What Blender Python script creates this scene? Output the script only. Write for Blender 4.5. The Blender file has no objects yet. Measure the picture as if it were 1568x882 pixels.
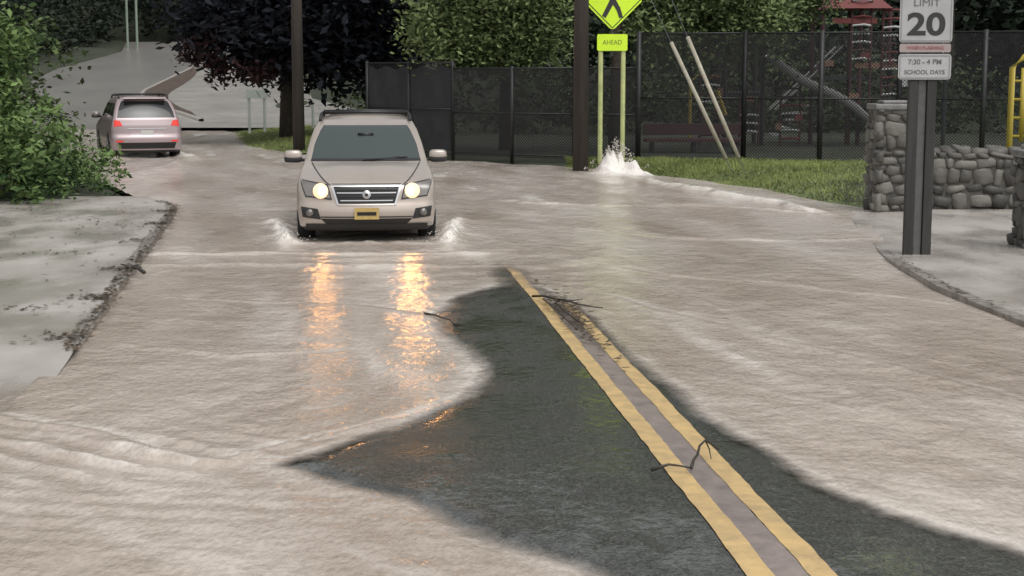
import bpy, math, random
import numpy as np
from mathutils import Vector, Matrix
random.seed(7); RNG=np.random.default_rng(7)
scene=bpy.context.scene
COL=scene.collection

# ---------------------------------------------------------------- materials
def mat(name,color,rough=0.6,metal=0.0,noise=None,scale=8.0,bump=0.0,bscale=60.0,emit=None,estr=0,spec=0.5,coat=0.0,island=None,stretch=None,alpha=1.0,trans=0.0):
    m=bpy.data.materials.new(name); m.use_nodes=True
    nt=m.node_tree; b=nt.nodes["Principled BSDF"]
    b.inputs["Base Color"].default_value=(*color,1)
    b.inputs["Roughness"].default_value=rough
    b.inputs["Metallic"].default_value=metal
    b.inputs["Specular IOR Level"].default_value=spec
    b.inputs["Coat Weight"].default_value=coat
    b.inputs["Alpha"].default_value=alpha
    b.inputs["Transmission Weight"].default_value=trans
    tc=nt.nodes.new("ShaderNodeTexCoord")
    vec=tc.outputs["Object"]
    if stretch:
        mp=nt.nodes.new("ShaderNodeMapping"); mp.inputs["Scale"].default_value=stretch
        nt.links.new(vec,mp.inputs["Vector"]); vec=mp.outputs["Vector"]
    if noise is not None:
        n=nt.nodes.new("ShaderNodeTexNoise"); n.inputs["Scale"].default_value=scale; n.inputs["Detail"].default_value=5
        n.inputs["Roughness"].default_value=0.65
        nt.links.new(vec,n.inputs["Vector"])
        r=nt.nodes.new("ShaderNodeValToRGB"); r.color_ramp.elements[0].position=0.33; r.color_ramp.elements[1].position=0.67
        r.color_ramp.elements[0].color=(*color,1); r.color_ramp.elements[1].color=(*noise,1)
        nt.links.new(n.outputs["Fac"],r.inputs["Fac"]); nt.links.new(r.outputs["Color"],b.inputs["Base Color"])
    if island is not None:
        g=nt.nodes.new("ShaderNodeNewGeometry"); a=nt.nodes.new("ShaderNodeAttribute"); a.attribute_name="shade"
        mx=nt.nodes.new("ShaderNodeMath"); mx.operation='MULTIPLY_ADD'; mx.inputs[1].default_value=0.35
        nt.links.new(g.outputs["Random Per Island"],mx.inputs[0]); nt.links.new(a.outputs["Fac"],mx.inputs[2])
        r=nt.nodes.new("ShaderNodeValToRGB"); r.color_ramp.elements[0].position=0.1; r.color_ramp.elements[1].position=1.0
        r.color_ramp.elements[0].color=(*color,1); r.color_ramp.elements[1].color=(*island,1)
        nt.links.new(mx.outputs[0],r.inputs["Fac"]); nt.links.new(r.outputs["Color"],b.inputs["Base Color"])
    if bump>0:
        n2=nt.nodes.new("ShaderNodeTexNoise"); n2.inputs["Scale"].default_value=bscale; n2.inputs["Detail"].default_value=3
        nt.links.new(vec,n2.inputs["Vector"])
        bp=nt.nodes.new("ShaderNodeBump"); bp.inputs["Strength"].default_value=bump; bp.inputs["Distance"].default_value=0.02
        nt.links.new(n2.outputs["Fac"],bp.inputs["Height"]); nt.links.new(bp.outputs["Normal"],b.inputs["Normal"])
    if emit:
        b.inputs["Emission Color"].default_value=(*emit,1); b.inputs["Emission Strength"].default_value=estr
    return m

# ---------------------------------------------------------------- mesh builder
class B:
    def __init__(s): s.v=[]; s.f=[]; s.m=[]
    def add(s,vs,fs,mi=0):
        o=len(s.v); s.v+= [tuple(p) for p in vs]; s.f+=[tuple(i+o for i in f) for f in fs]; s.m+=[mi]*len(fs)
    def box(s,c,d,mi=0,rot=None):
        x,y,z=[k/2 for k in d]; vs=[Vector((a*x,b*y,e*z)) for a in(-1,1) for b in(-1,1) for e in(-1,1)]
        if rot is not None: vs=[rot@p for p in vs]
        vs=[p+Vector(c) for p in vs]
        s.add(vs,[(0,1,3,2),(4,6,7,5),(0,4,5,1),(2,3,7,6),(0,2,6,4),(1,5,7,3)],mi)
    def tube(s,pts,rad,n=8,mi=0,cap=True):
        pts=[Vector(p) for p in pts]
        if not hasattr(rad,'__len__'): rad=[rad]*len(pts)
        vs=[];fs=[]
        for i,p in enumerate(pts):
            d=(pts[min(i+1,len(pts)-1)]-pts[max(i-1,0)]).normalized()
            a=Vector((0,0,1)) if abs(d.z)<.9 else Vector((1,0,0))
            u=d.cross(a).normalized(); w=d.cross(u)
            for k in range(n):
                t=2*math.pi*k/n; vs.append(p+(u*math.cos(t)+w*math.sin(t))*rad[i])
        for i in range(len(pts)-1):
            for k in range(n):
                k2=(k+1)%n; fs.append((i*n+k,i*n+k2,(i+1)*n+k2,(i+1)*n+k))
        if cap: fs.append(tuple(range(n))[::-1]); fs.append(tuple((len(pts)-1)*n+k for k in range(n)))
        s.add(vs,fs,mi)
    def blob(s,c,r,ex=.6,mi=0,n=12,m=8):
        vs=[]
        for i in range(m+1):
            th=math.pi*i/m
            for j in range(n):
                f=2*math.pi*j/n; v=[math.sin(th)*math.cos(f),math.sin(th)*math.sin(f),math.cos(th)]
                v=[math.copysign(abs(a)**ex,a) for a in v]; vs.append((c[0]+v[0]*r[0],c[1]+v[1]*r[1],c[2]+v[2]*r[2]))
        s.add(vs,[(i*n+j,(i+1)*n+j,(i+1)*n+(j+1)%n,i*n+(j+1)%n) for i in range(m) for j in range(n)],mi)
    def grid(s,P,mi=0):
        r=len(P); c=len(P[0]); vs=[p for row in P for p in row]
        s.add(vs,[(i*c+j,i*c+j+1,(i+1)*c+j+1,(i+1)*c+j) for i in range(r-1) for j in range(c-1)],mi)
    def finish(s,name,mats,parent=None,smooth=False,bevel=0):
        me=bpy.data.meshes.new(name); me.from_pydata(s.v,[],s.f)
        for m in mats: me.materials.append(m)
        me.polygons.foreach_set("material_index",s.m)
        if smooth: me.polygons.foreach_set("use_smooth",[True]*len(s.f))
        me.update(); o=bpy.data.objects.new(name,me); COL.objects.link(o)
        if parent: o.parent=parent
        if bevel:
            bm=o.modifiers.new("bevel",'BEVEL'); bm.width=bevel; bm.segments=2; bm.limit_method='ANGLE'
        return o
def empty(name,loc=(0,0,0),rz=0):
    e=bpy.data.objects.new(name,None); e.location=loc; e.rotation_euler=(0,0,rz); e.empty_display_size=.3; COL.objects.link(e); return e

def np_mesh(name,V,F,mats,parent=None,smooth=False,attrs=None,dom='POINT'):
    me=bpy.data.meshes.new(name); k=F.shape[1]
    me.vertices.add(len(V)); me.vertices.foreach_set("co",V.astype(np.float32).ravel())
    me.loops.add(F.size); me.loops.foreach_set("vertex_index",F.astype(np.int32).ravel())
    me.polygons.add(len(F)); me.polygons.foreach_set("loop_start",np.arange(0,F.size,k,dtype=np.int32))
    me.polygons.foreach_set("loop_total",np.full(len(F),k,dtype=np.int32))
    me.update(calc_edges=True)
    if smooth: me.polygons.foreach_set("use_smooth",np.ones(len(F),dtype=bool))
    if attrs:
        for n,a in attrs.items():
            at=me.attributes.new(n,'FLOAT',dom); at.data.foreach_set("value",a.astype(np.float32).ravel())
    for m in mats: me.materials.append(m)
    o=bpy.data.objects.new(name,me); COL.objects.link(o)
    if parent: o.parent=parent
    return o
def gridfaces(r,c):
    i,j=np.meshgrid(np.arange(r-1),np.arange(c-1),indexing='ij'); a=(i*c+j).ravel()
    return np.stack([a,a+1,a+c+1,a+c],1)

# ---------------------------------------------------------------- noise
def vn(x,y,seed=0):
    xi=np.floor(x).astype(np.int64); yi=np.floor(y).astype(np.int64); fx=x-xi; fy=y-yi
    fx=fx*fx*(3-2*fx); fy=fy*fy*(3-2*fy)
    def h(a,b):
        n=(a*374761393+b*668265263+seed*1442695041)&0x7fffffff
        n=((n^(n>>13))*1274126177)&0x7fffffff
        return ((n^(n>>16))&0xffff)/65535.0
    return (h(xi,yi)*(1-fx)+h(xi+1,yi)*fx)*(1-fy)+(h(xi,yi+1)*(1-fx)+h(xi+1,yi+1)*fx)*fy
def fbm(x,y,o=4,seed=0):
    t=0;a=.5
    for k in range(o): t=t+a*(vn(x,y,seed+k*17)-.5); x=x*2.03+7.1; y=y*2.03+3.3; a*=.5
    return t
def ss(a,b,x):
    t=np.clip((x-a)/(b-a),0,1); return t*t*(3-2*t)

# ---------------------------------------------------------------- site plan (metres; x right, y up the street)
ISLAND=np.array([(-.095,16.1),(-.42,15.3),(-.57,14.43),(-.54,13.6),(-.375,12.94),(-.17,12.1),(-.09,11.4),(-.153,10.71),(-.395,10.0),(-.578,9.55),(-.929,9.06),(-1.16,8.74),(-.867,8.45),(-.486,8.02),(-.2065,7.67),(.049,7.25),(.2536,7.01),(.499,6.74),(.83,6.23),(1.4,5.0),(2.0,3.0),(3.6,3.0),(3.0,5.5),(2.52,6.53),(2.28,6.92),(2.03,7.25),(1.813,7.62),(1.5965,8.15),(1.382,8.98),(1.139,9.81),(1.028,10.82),(.757,12.34),(.60,14.0),(.38,15.2),(.174,15.95)])
def sdist(x,y):
    x=x+.12*fbm(x*1.7,y*1.3,4,71); y=y+.30*fbm(x*1.3+9,y*1.0,5,72)
    shp=x.shape; x=x.ravel(); y=y.ravel(); d=np.full(x.shape,1e9); ins=np.zeros(x.shape,bool); n=len(ISLAND)
    for i in range(n):
        ax,ay=ISLAND[i]; bx,by=ISLAND[(i+1)%n]; ex,ey=bx-ax,by-ay
        t=np.clip(((x-ax)*ex+(y-ay)*ey)/(ex*ex+ey*ey),0,1)
        d=np.minimum(d,(x-ax-t*ex)**2+(y-ay-t*ey)**2)
        c=((ay>y)!=(by>y))&(x<(bx-ax)*(y-ay)/(by-ay+1e-12)+ax); ins^=c
    return (np.where(ins,1,-1)*np.sqrt(d)).reshape(shp)
def LX(y): return np.interp(y,[0,11.8,15.6,19,25.4,28,41,63,74,96,113,128],[-2.0,-3.39,-3.97,-4.46,-5.43,-6.6,-12,-19.5,-24.5,-27.6,-27.8,-31])
def RX(y): return np.interp(y,[0,13.6,15.6,18.3,24,25.6,28,30.5,33,34.5,36.9,39.7,42.9,48,56.8,66,74,93,128],[5.4,4.49,4.33,4.42,5.2,5.75,4.91,4.44,3.55,2.55,1.49,-1.4,-6.0,-8.3,-9.9,-13,-18.0,-19,-20])
def CX(y): return 1.868-.0975*y
def hill(y):
    y=np.asarray(y,float)
    h=.074*np.maximum(y-60,0); h=h-.074*3*(1-np.exp(-np.maximum(y-60,0)/3))
    return h+.55*np.maximum(y-131,0)
def ridge(x,y): return np.exp(-((x-CX(y)+.22)/.55)**2)*ss(12.5,16,y)*ss(21.5,17.0,y)
def road_h(x,y):
    sd=sdist(x,y)
    h=np.where(sd>0,.004+.03*np.minimum(sd,.8),np.maximum(.14*sd,-.10))
    rid=ridge(x,y); h=np.where(sd<0,np.maximum(h,-.10+rid*.092),h)
    return h+hill(y)+.10*ss(60,66,y)

# ground ---------------------------------------------------------
m_ground=mat("ground_earth",(.022,.03,.016),.9,noise=(.045,.05,.028),scale=.6)
ys=np.concatenate([np.linspace(-60,4,20),np.linspace(5,66,123),np.linspace(68,260,80)])
xs=np.concatenate([np.linspace(-160,-36,20),np.linspace(-35,20,140),np.linspace(22,160,24)])
X,Y=np.meshgrid(xs,ys)
out=np.maximum(LX(Y)-X, X-RX(Y))
Z=hill(Y)+np.where(out<0.15,-.3,0)+.12*ss(0.15,2.5,out)-.02+.15*fbm(X*.3,Y*.3)*ss(2,8,out)
Z=np.where((X>RX(Y))&(Y<27)&(X<16),-.12,Z); Z=np.where((X<LX(Y))&(Y<27)&(X>-13),-.12,Z)
Z=np.where(Y<5,-.2,Z)
np_mesh("ground",np.stack([X,Y,Z],-1).reshape(-1,3),gridfaces(*X.shape),[m_ground],smooth=True)

# road -----------------------------------------------------------
def road_mat():
    m=bpy.data.materials.new("wet_asphalt"); m.use_nodes=True; nt=m.node_tree; b=nt.nodes["Principled BSDF"]
    tc=nt.nodes.new("ShaderNodeTexCoord")
    n=nt.nodes.new("ShaderNodeTexNoise"); n.inputs["Scale"].default_value=60; n.inputs["Detail"].default_value=3; n.inputs["Roughness"].default_value=.8
    n2=nt.nodes.new("ShaderNodeTexNoise"); n2.inputs["Scale"].default_value=1.6; n2.inputs["Detail"].default_value=5; n2.inputs["Roughness"].default_value=.7
    mp=nt.nodes.new("ShaderNodeMapping"); mp.inputs["Scale"].default_value=(1.3,.9,1)
    nt.links.new(tc.outputs["Object"],n.inputs["Vector"]); nt.links.new(tc.outputs["Object"],mp.inputs["Vector"]); nt.links.new(mp.outputs["Vector"],n2.inputs["Vector"])
    r=nt.nodes.new("ShaderNodeValToRGB"); r.color_ramp.elements[0].color=(.008,.010,.007,1); r.color_ramp.elements[1].color=(.14,.14,.125,1)
    r.color_ramp.elements[0].position=.42; r.color_ramp.elements[1].position=.76
    nt.links.new(n.outputs["Fac"],r.inputs["Fac"]); nt.links.new(r.outputs["Color"],b.inputs["Base Color"])
    r2=nt.nodes.new("ShaderNodeMapRange"); r2.inputs[1].default_value=.38; r2.inputs[2].default_value=.62; r2.inputs[3].default_value=.12; r2.inputs[4].default_value=.36
    nt.links.new(n2.outputs["Fac"],r2.inputs[0]); nt.links.new(r2.outputs[0],b.inputs["Roughness"])
    bs=nt.nodes.new("ShaderNodeMapRange"); bs.inputs[1].default_value=.42; bs.inputs[2].default_value=.6; bs.inputs[3].default_value=.15; bs.inputs[4].default_value=.6
    nt.links.new(n2.outputs["Fac"],bs.inputs[0])
    bp=nt.nodes.new("ShaderNodeBump"); bp.inputs["Distance"].default_value=.012; nt.links.new(bs.outputs[0],bp.inputs["Strength"])
    n3=nt.nodes.new("ShaderNodeTexNoise"); n3.inputs["Scale"].default_value=10; n3.inputs["Detail"].default_value=3; nt.links.new(mp.outputs["Vector"],n3.inputs["Vector"])
    bp2=nt.nodes.new("ShaderNodeBump"); bp2.inputs["Distance"].default_value=.02; bp2.inputs["Strength"].default_value=.30; nt.links.new(n3.outputs["Fac"],bp2.inputs["Height"])
    nt.links.new(n.outputs["Fac"],bp.inputs["Height"]); nt.links.new(bp2.outputs["Normal"],bp.inputs["Normal"]); nt.links.new(bp.outputs["Normal"],b.inputs["Normal"])
    cw=nt.nodes.new("ShaderNodeMapRange"); cw.inputs[1].default_value=.40; cw.inputs[2].default_value=.58; cw.inputs[3].default_value=1.0; cw.inputs[4].default_value=.10
    nt.links.new(n2.outputs["Fac"],cw.inputs[0]); nt.links.new(cw.outputs[0],b.inputs["Coat Weight"]); b.inputs["Coat Roughness"].default_value=.10; b.inputs["Coat IOR"].default_value=1.33
    nt.links.new(bp2.outputs["Normal"],b.inputs["Coat Normal"])
    return m
m_road=road_mat()
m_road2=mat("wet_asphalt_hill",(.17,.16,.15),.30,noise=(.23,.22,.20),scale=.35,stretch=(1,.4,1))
def roadseg(name,rows,mt,parent=None):
    u=np.linspace(0,1,150); U,Y=np.meshgrid(u,rows); X=LX(Y)-.05+(RX(Y)-LX(Y)+.1)*U
    return np_mesh(name,np.stack([X,Y,road_h(X,Y)],-1).reshape(-1,3),gridfaces(*X.shape),[mt],smooth=True,parent=parent)
rd=roadseg("road",np.concatenate([np.linspace(1,24,340),np.linspace(24.3,58,90)]),m_road)
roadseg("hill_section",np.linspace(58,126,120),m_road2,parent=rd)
# centre lines
m_line=mat("yellow_road_paint",(.66,.46,.20),.35,noise=(.42,.30,.15),scale=7,bump=.2,bscale=60)
m_seam=mat("worn_centre_strip",(.30,.245,.22),.3,noise=(.18,.15,.14),scale=6,bump=.2,bscale=60)
def strip(name,off,w,mt,dz):
    yy=np.linspace(1.5,23,700); e=.022*fbm(yy*5,yy*0+off*50,4,5); e2=.022*fbm(yy*5,yy*0+off*50+9,4,6)
    a=np.stack([CX(yy)+off-w/2+e,CX(yy)+off,CX(yy)+off+w/2+e2],1); Yg=np.repeat(yy[:,None],3,1)
    Z=road_h(a,Yg)+dz
    return np_mesh(name,np.stack([a,Yg,Z],-1).reshape(-1,3),gridfaces(700,3),[mt],smooth=True)
rm=empty("centre_line_marking")
for nm,off,w,mt,dz in(("line_a",-.135,.12,m_line,.006),("line_b",.135,.12,m_line,.006),("worn_strip",0,.16,m_seam,.003)):
    o=strip(nm,off,w,mt,dz); o.parent=rm

# flood water ----------------------------------------------------
def water_mat():
    m=bpy.data.materials.new("muddy_water"); m.use_nodes=True; nt=m.node_tree; b=nt.nodes["Principled BSDF"]
    L=nt.links.new; N=nt.nodes.new
    tc=N("ShaderNodeTexCoord")
    def noise(sc,det,st=(1,1,1),rough=.6,rz=0):
        mp=N("ShaderNodeMapping"); mp.inputs["Scale"].default_value=st; mp.inputs["Rotation"].default_value=(0,0,rz)
        L(tc.outputs["Object"],mp.inputs["Vector"]); n=N("ShaderNodeTexNoise"); n.inputs["Scale"].default_value=sc; n.inputs["Detail"].default_value=det; n.inputs["Roughness"].default_value=rough
        L(mp.outputs["Vector"],n.inputs["Vector"]); return n.outputs["Fac"]
    big=noise(.7,4,(1,.45,1)); fine=noise(7,4,(1,.55,1),.65); grain=noise(30,3,(1,.5,1),.7)
    r=N("ShaderNodeValToRGB"); r.color_ramp.elements[0].position=.32; r.color_ramp.elements[1].position=.68
    r.color_ramp.elements[0].color=(.345,.285,.235,1); r.color_ramp.elements[1].color=(.48,.415,.355,1)
    L(big,r.inputs["Fac"])
    af=N("ShaderNodeAttribute"); af.attribute_name="foam"; am=N("ShaderNodeAttribute"); am.attribute_name="mud"; al=N("ShaderNodeAttribute"); al.attribute_name="silt_sheen"
    m0=N("ShaderNodeMixRGB"); L(al.outputs["Fac"],m0.inputs[0]); L(r.outputs["Color"],m0.inputs[1]); m0.inputs[2].default_value=(.62,.565,.51,1)
    fm=N("ShaderNodeMath"); fm.operation='MULTIPLY_ADD'; L(fine,fm.inputs[0]); fm.inputs[1].default_value=1.8
    f2=N("ShaderNodeMath"); f2.operation='SUBTRACT'; L(af.outputs["Fac"],f2.inputs[0]); f2.inputs[1].default_value=1.1; L(f2.outputs[0],fm.inputs[2])
    f3=N("ShaderNodeMapRange"); f3.inputs[1].default_value=.0; f3.inputs[2].default_value=.7; L(fm.outputs[0],f3.inputs[0])
    f4=N("ShaderNodeMath"); f4.operation='MULTIPLY'; L(f3.outputs[0],f4.inputs[0]); f5=N("ShaderNodeMath"); f5.operation='MINIMUM'; L(af.outputs["Fac"],f5.inputs[0]); f5.inputs[1].default_value=1; L(f5.outputs[0],f4.inputs[1])
    mx=N("ShaderNodeMixRGB"); L(f4.outputs[0],mx.inputs[0]); L(m0.outputs["Color"],mx.inputs[1]); mx.inputs[2].default_value=(.78,.74,.69,1)
    sp=N("ShaderNodeMapRange"); sp.inputs[1].default_value=.3; sp.inputs[2].default_value=.7; sp.inputs[3].default_value=.86; sp.inputs[4].default_value=1.12; L(grain,sp.inputs[0])
    mm=N("ShaderNodeVectorMath"); mm.operation='SCALE'; L(mx.outputs[0],mm.inputs[0]); L(sp.outputs[0],mm.inputs["Scale"])
    L(mm.outputs[0],b.inputs["Base Color"])
    b.inputs["Roughness"].default_value=.13; b.inputs["IOR"].default_value=1.33
    a1=N("ShaderNodeMath"); a1.operation='MULTIPLY_ADD'; L(fine,a1.inputs[0]); a1.inputs[1].default_value=.5
    a0=N("ShaderNodeMath"); a0.operation='SUBTRACT'; L(am.outputs["Fac"],a0.inputs[0]); a0.inputs[1].default_value=.25; L(a0.outputs[0],a1.inputs[2])
    a2=N("ShaderNodeMapRange"); a2.inputs[1].default_value=.04; a2.inputs[2].default_value=.75; L(a1.outputs[0],a2.inputs[0])
    L(a2.outputs[0],b.inputs["Alpha"])
    mid=noise(2.6,3,(1,.7,1),.6)
    bp0=N("ShaderNodeBump"); bp0.inputs["Strength"].default_value=.5; bp0.inputs["Distance"].default_value=.06; L(mid,bp0.inputs["Height"])
    bp=N("ShaderNodeBump"); bp.inputs["Strength"].default_value=.7; bp.inputs["Distance"].default_value=.024; L(fine,bp.inputs["Height"]); L(bp0.outputs["Normal"],bp.inputs["Normal"])
    bp2=N("ShaderNodeBump"); bp2.inputs["Strength"].default_value=.4; bp2.inputs["Distance"].default_value=.007; L(grain,bp2.inputs["Height"]); L(bp.outputs["Normal"],bp2.inputs["Normal"])
    L(bp2.outputs["Normal"],b.inputs["Normal"])
    return m
m_water=water_mat()
nr=860; nc=400
wy=4*np.exp(np.linspace(0,math.log(68/4),nr)); u=np.linspace(0,1,nc); U,Y=np.meshgrid(u,wy)
wl=LX(Y)-.25-7*ss(14.2,11.6,Y); wr=RX(Y)+.2
X=wl+(wr-wl)*U
sd=sdist(X,Y)
CARX,CARY=-1.90,20.5
q=fbm(X*1.1,Y*1.1,4,3); q2=fbm(X*.7+4,Y*.5,3,13)
Z=.010*fbm(X*1.5,Y*1.2,5,1)+.018*fbm(X*.6,Y*.5,3,5)
Z+=.005*np.sin(2*np.pi*(sd+.35*q)/.36)*np.exp(np.minimum(sd,0)/1.6)*ss(.0,-.12,sd)*(.4+1.6*np.abs(q2)*2)
ph=(X*.50+Y*.866)+.34*q+.25*q2; sn=np.sin(2*np.pi*ph/.29); env=np.exp(-(((X+2.6)/1.0)**2+((Y-8.95)/.50)**2))*(.5+1.6*ss(-.1,.2,q2)); Z+=.017*env*(np.maximum(sn,-.3))
ph2=(X*.15+Y*.99)+.25*q; env2=np.exp(-(((X+1.9)/1.3)**2+((Y-7.6)/.7)**2)); Z+=.007*env2*np.sin(2*np.pi*ph2/.21)*(.2+2.4*np.abs(q2))
n3=X*.78+Y*.25; env3=np.exp(-(((X-3.2)/1.6)**2+((Y-10.5)/4)**2)); Z+=.006*env3*np.sin(2*np.pi*(n3+.6*q)/.62)
silt_sheen=0*X; foam=0*X  # water tone: silt streaks plus sheen and ripple shade painted as colour
def front(pts,w,amp,dark,lite):
    global Z,silt_sheen,foam
    D=np.full(X.shape,1e9); S=np.ones(X.shape)
    xx=X+.05*q; yy=Y+.35*q
    for (ax,ay),(bx,by) in zip(pts[:-1],pts[1:]):
        ex,ey=bx-ax,by-ay; t=np.clip(((xx-ax)*ex+(yy-ay)*ey)/(ex*ex+ey*ey),0,1); d=np.hypot(xx-ax-t*ex,yy-ay-t*ey); s=np.sign(ex*(yy-ay)-ey*(xx-ax)); k=d<D; D=np.where(k,d,D); S=np.where(k,s,S)
    g=np.exp(-(D/w)**2); g2=np.exp(-((D*S-1.6*w)/(1.5*w))**2); Z=Z+amp*g; silt_sheen=silt_sheen-dark*g+lite*g2  # ripple shading painted in: dark along the ridge, pale on one flank
front([(-3.41,15.4),(-2.0,15.0),(-.87,14.35),(-.5,13.6)],.05,.012,.9,.5)
front([(1.25,11.7),(1.7,11.0),(2.24,10.2)],.028,.008,1.2,.4)
front([(1.9,8.5),(2.38,7.9)],.022,.007,1.0,.3)
front([(-3.4,9.9),(-2.5,9.35),(-1.8,8.75),(-1.15,8.75)],.04,.02,.7,.8)
front([(-1.75,8.75),(-1.2,9.3),(-.6,10.05),(-.25,10.7)],.04,.012,.4,1.0)
front([(-3.3,12.6),(-2.2,12.2),(-1.2,12.5)],.05,.010,.5,.3)
front([(.9,15.5),(1.8,13.6),(2.9,11.6),(3.8,9.5)],.05,.010,.5,.5)
front([(.6,18.6),(1.6,17.2),(3.0,16.2),(4.2,15.0)],.06,.012,.5,.6)
front([(1.0,22.4),(2.2,21.0),(3.8,20.6),(5.0,21)],.09,.02,.5,.7)
front([(.2,27),(1.6,26),(3.2,26.4),(4.6,25)],.12,.03,.5,.7)
# car bow waves
dx=X-CARX; dy=Y-CARY; r=np.sqrt(dx**2+dy**2)
Z+=.030*np.exp(-((Y-19.15-.25*q)/.09)**2)*ss(-5.0,-4.2,X)*ss(.4,-.4,X)
Z+=.016*np.exp(-((Y-17.9-.6*q+.05*dx)/.10)**2)*ss(-5.0,-4.2,X)*ss(.6,-.3,X)
silt_sheen-=.6*np.exp(-((Y-19.25-.25*q)/.10)**2)*ss(-5.0,-4.2,X)*ss(.4,-.4,X)  # shade of the bow wave painted as a darker line
Z+=.016*np.sin(2*np.pi*(r+.6*q)/.8)*np.exp(-r/3.0)*ss(.8,1.2,r)
wk=np.abs(dx+.0975*dy); fb2=fbm(X*6,Y*4,4,55)
wake=np.exp(-((wk-1.06-.10*np.maximum(dy,0))/.15)**2)*ss(-.35,.2,dy)*ss(5,.8,dy); Z+=.13*wake*(.6+2.4*fb2)
bow=np.exp(-((dy+.12+.08*(dx/.9)**2)/.12)**2)*ss(1.25,.8,np.abs(dx)); Z+=.03*bow*(.7+2*fb2)
fb3=fbm(X*7,Y*5,4,56)
gp=np.exp(-(((X-2.20)/.28)**2+((Y-35.0)/.42)**2)); gp2=np.exp(-(((X-2.70)/.34)**2+((Y-34.6)/.45)**2)); Z+=(.64*gp+.32*gp2)*(.75+2.1*fb3)
d2=(X+9.6); e2=(Y-41.5); wk2=np.exp(-((np.abs(d2+.35*e2)-1.05)/.25)**2)*ss(-1.5,0,e2)*ss(5,1,e2); Z+=.10*wk2*(.6+2*fb2)
Z+=.08*fbm(X*1.6,Y*.8,4,9)*ss(19,30,Y)
t=np.clip((X-2.2)/(5.0-2.2),0,1); crest=np.exp(-((Y-(33.8-9*t-1.5*q))/.45)**2)*ss(1.9,2.3,X)*ss(5.4,4.6,X); Z+=.08*crest
Z*=ss(66,55,Y)*.9+.1
WALK_L=lambda x,y: .05*ss(9.5,13.2,y+2.2*fbm(x*.8,y*.8,3,91))-.02*(1-ss(9.5,12.5,y))+.010*fbm(x*.8,y*.6,2,4)
depth=-road_h(X,Y)+Z*.5
depth=np.where(X<LX(Y)-.12,(Z-WALK_L(X,Y))*1.2,depth)
mud=ss(-.002,.042,depth)
foam+=.85*np.exp(-((sd+.03)/.03)**2)*ss(-.15,.25,fbm(X*1.4,Y*1.4,3,21))
tong=np.exp(-(((X+.38)/.25)**2+((Y-11.5)/.8)**2)); foam+=1.0*tong*ss(-.6,0,sd)
foam+=1.2*wake+.55*bow+.35*np.exp(-((r-1.2)/.45)**2)*ss(.6,-.3,dy)
foam+=1.5*gp+1.3*gp2+1.0*np.exp(-(((X-2.7)/.8)**2+((Y-34.3)/.8)**2))+.9*crest+.9*wk2
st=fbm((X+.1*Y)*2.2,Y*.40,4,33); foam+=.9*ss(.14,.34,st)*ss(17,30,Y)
foam+=.5*env*ss(.3,1,sn)
silt_sheen+=.45*np.exp(-((sd+.14)/.14)**2)*ss(0,-.05,sd)  # wet sheen beside the shoreline painted as a pale rim
fs=fbm(sd*4.2+.6*q,Y*.32,4,41); silt_sheen+=.7*ss(.04,.26,fs)*ss(.1,-.2,sd)*ss(2.6,.2,-sd)
silt_sheen+=.45*ss(13,24,Y)+.30*ss(3.0,4.0,X)*ss(13,18,Y)  # sky reflection on distant water painted in as a paler colour
fs2=fbm((X*.9+Y*.22)*1.6,(Y*.9-X*.2)*.5,4,43); silt_sheen+=.45*ss(.02,.25,fs2)-.45*ss(.02,.25,-fs2)
silt_sheen-=.4*env*ss(.0,-.9,sn)  # wave troughs darkened, ripple shade put into the colour
np_mesh("flood_water",np.stack([X,Y,Z],-1).reshape(-1,3),gridfaces(*X.shape),[m_water],smooth=True,attrs={"mud":mud,"foam":foam,"silt_sheen":np.clip(silt_sheen,0,1)})

# sidewalks and kerbs -------------------------------------------
m_walk=mat("wet_concrete",(.31,.28,.25),.3,noise=(.46,.43,.395),scale=.8,stretch=(1,.55,1),bump=.10,bscale=10)
def vary_rough(m,sc,lo,hi,st=(1,1,1)):
    nt=m.node_tree; b=nt.nodes["Principled BSDF"]; tc=[n for n in nt.nodes if n.type=='TEX_COORD'][0]
    n=nt.nodes.new("ShaderNodeTexNoise"); n.inputs["Scale"].default_value=sc; n.inputs["Detail"].default_value=4
    mp=nt.nodes.new("ShaderNodeMapping"); mp.inputs["Scale"].default_value=st
    nt.links.new(tc.outputs["Object"],mp.inputs["Vector"]); nt.links.new(mp.outputs["Vector"],n.inputs["Vector"]); mr=nt.nodes.new("ShaderNodeMapRange"); mr.inputs[1].default_value=.4; mr.inputs[2].default_value=.6; mr.inputs[3].default_value=lo; mr.inputs[4].default_value=hi
    nt.links.new(n.outputs["Fac"],mr.inputs[0]); nt.links.new(mr.outputs[0],b.inputs["Roughness"])
vary_rough(m_walk,1.1,.12,.42,(1,.5,1))
m_kerb=mat("kerb_stone",(.12,.105,.09),.35,noise=(.33,.30,.27),scale=4,bump=.2)
def sidewalk(name,side):
    yy=np.linspace(3,27.6 if side<0 else 25.3,240); cols=np.concatenate([np.linspace(0,2.5,26),np.linspace(2.8,8,16)])
    Yg=np.repeat(yy[:,None],len(cols),1)
    if side<0: Xg=LX(Yg)-cols; Zg=WALK_L(Xg,Yg)
    else: Xg=RX(Yg)+cols; Zg=.045*ss(21.5,17,Yg)-.004+.02*ss(.2,1.5,Xg-RX(Yg))+.010*fbm(Xg*.8,Yg*.6,2,4)
    return np_mesh(name,np.stack([Xg,Yg,Zg],-1).reshape(-1,3),gridfaces(*Xg.shape) if side>0 else gridfaces(*Xg.shape)[:,::-1],[m_walk],smooth=True)
sw1=sidewalk("sidewalk",-1); sw2=sidewalk("sidewalk",1)
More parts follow.
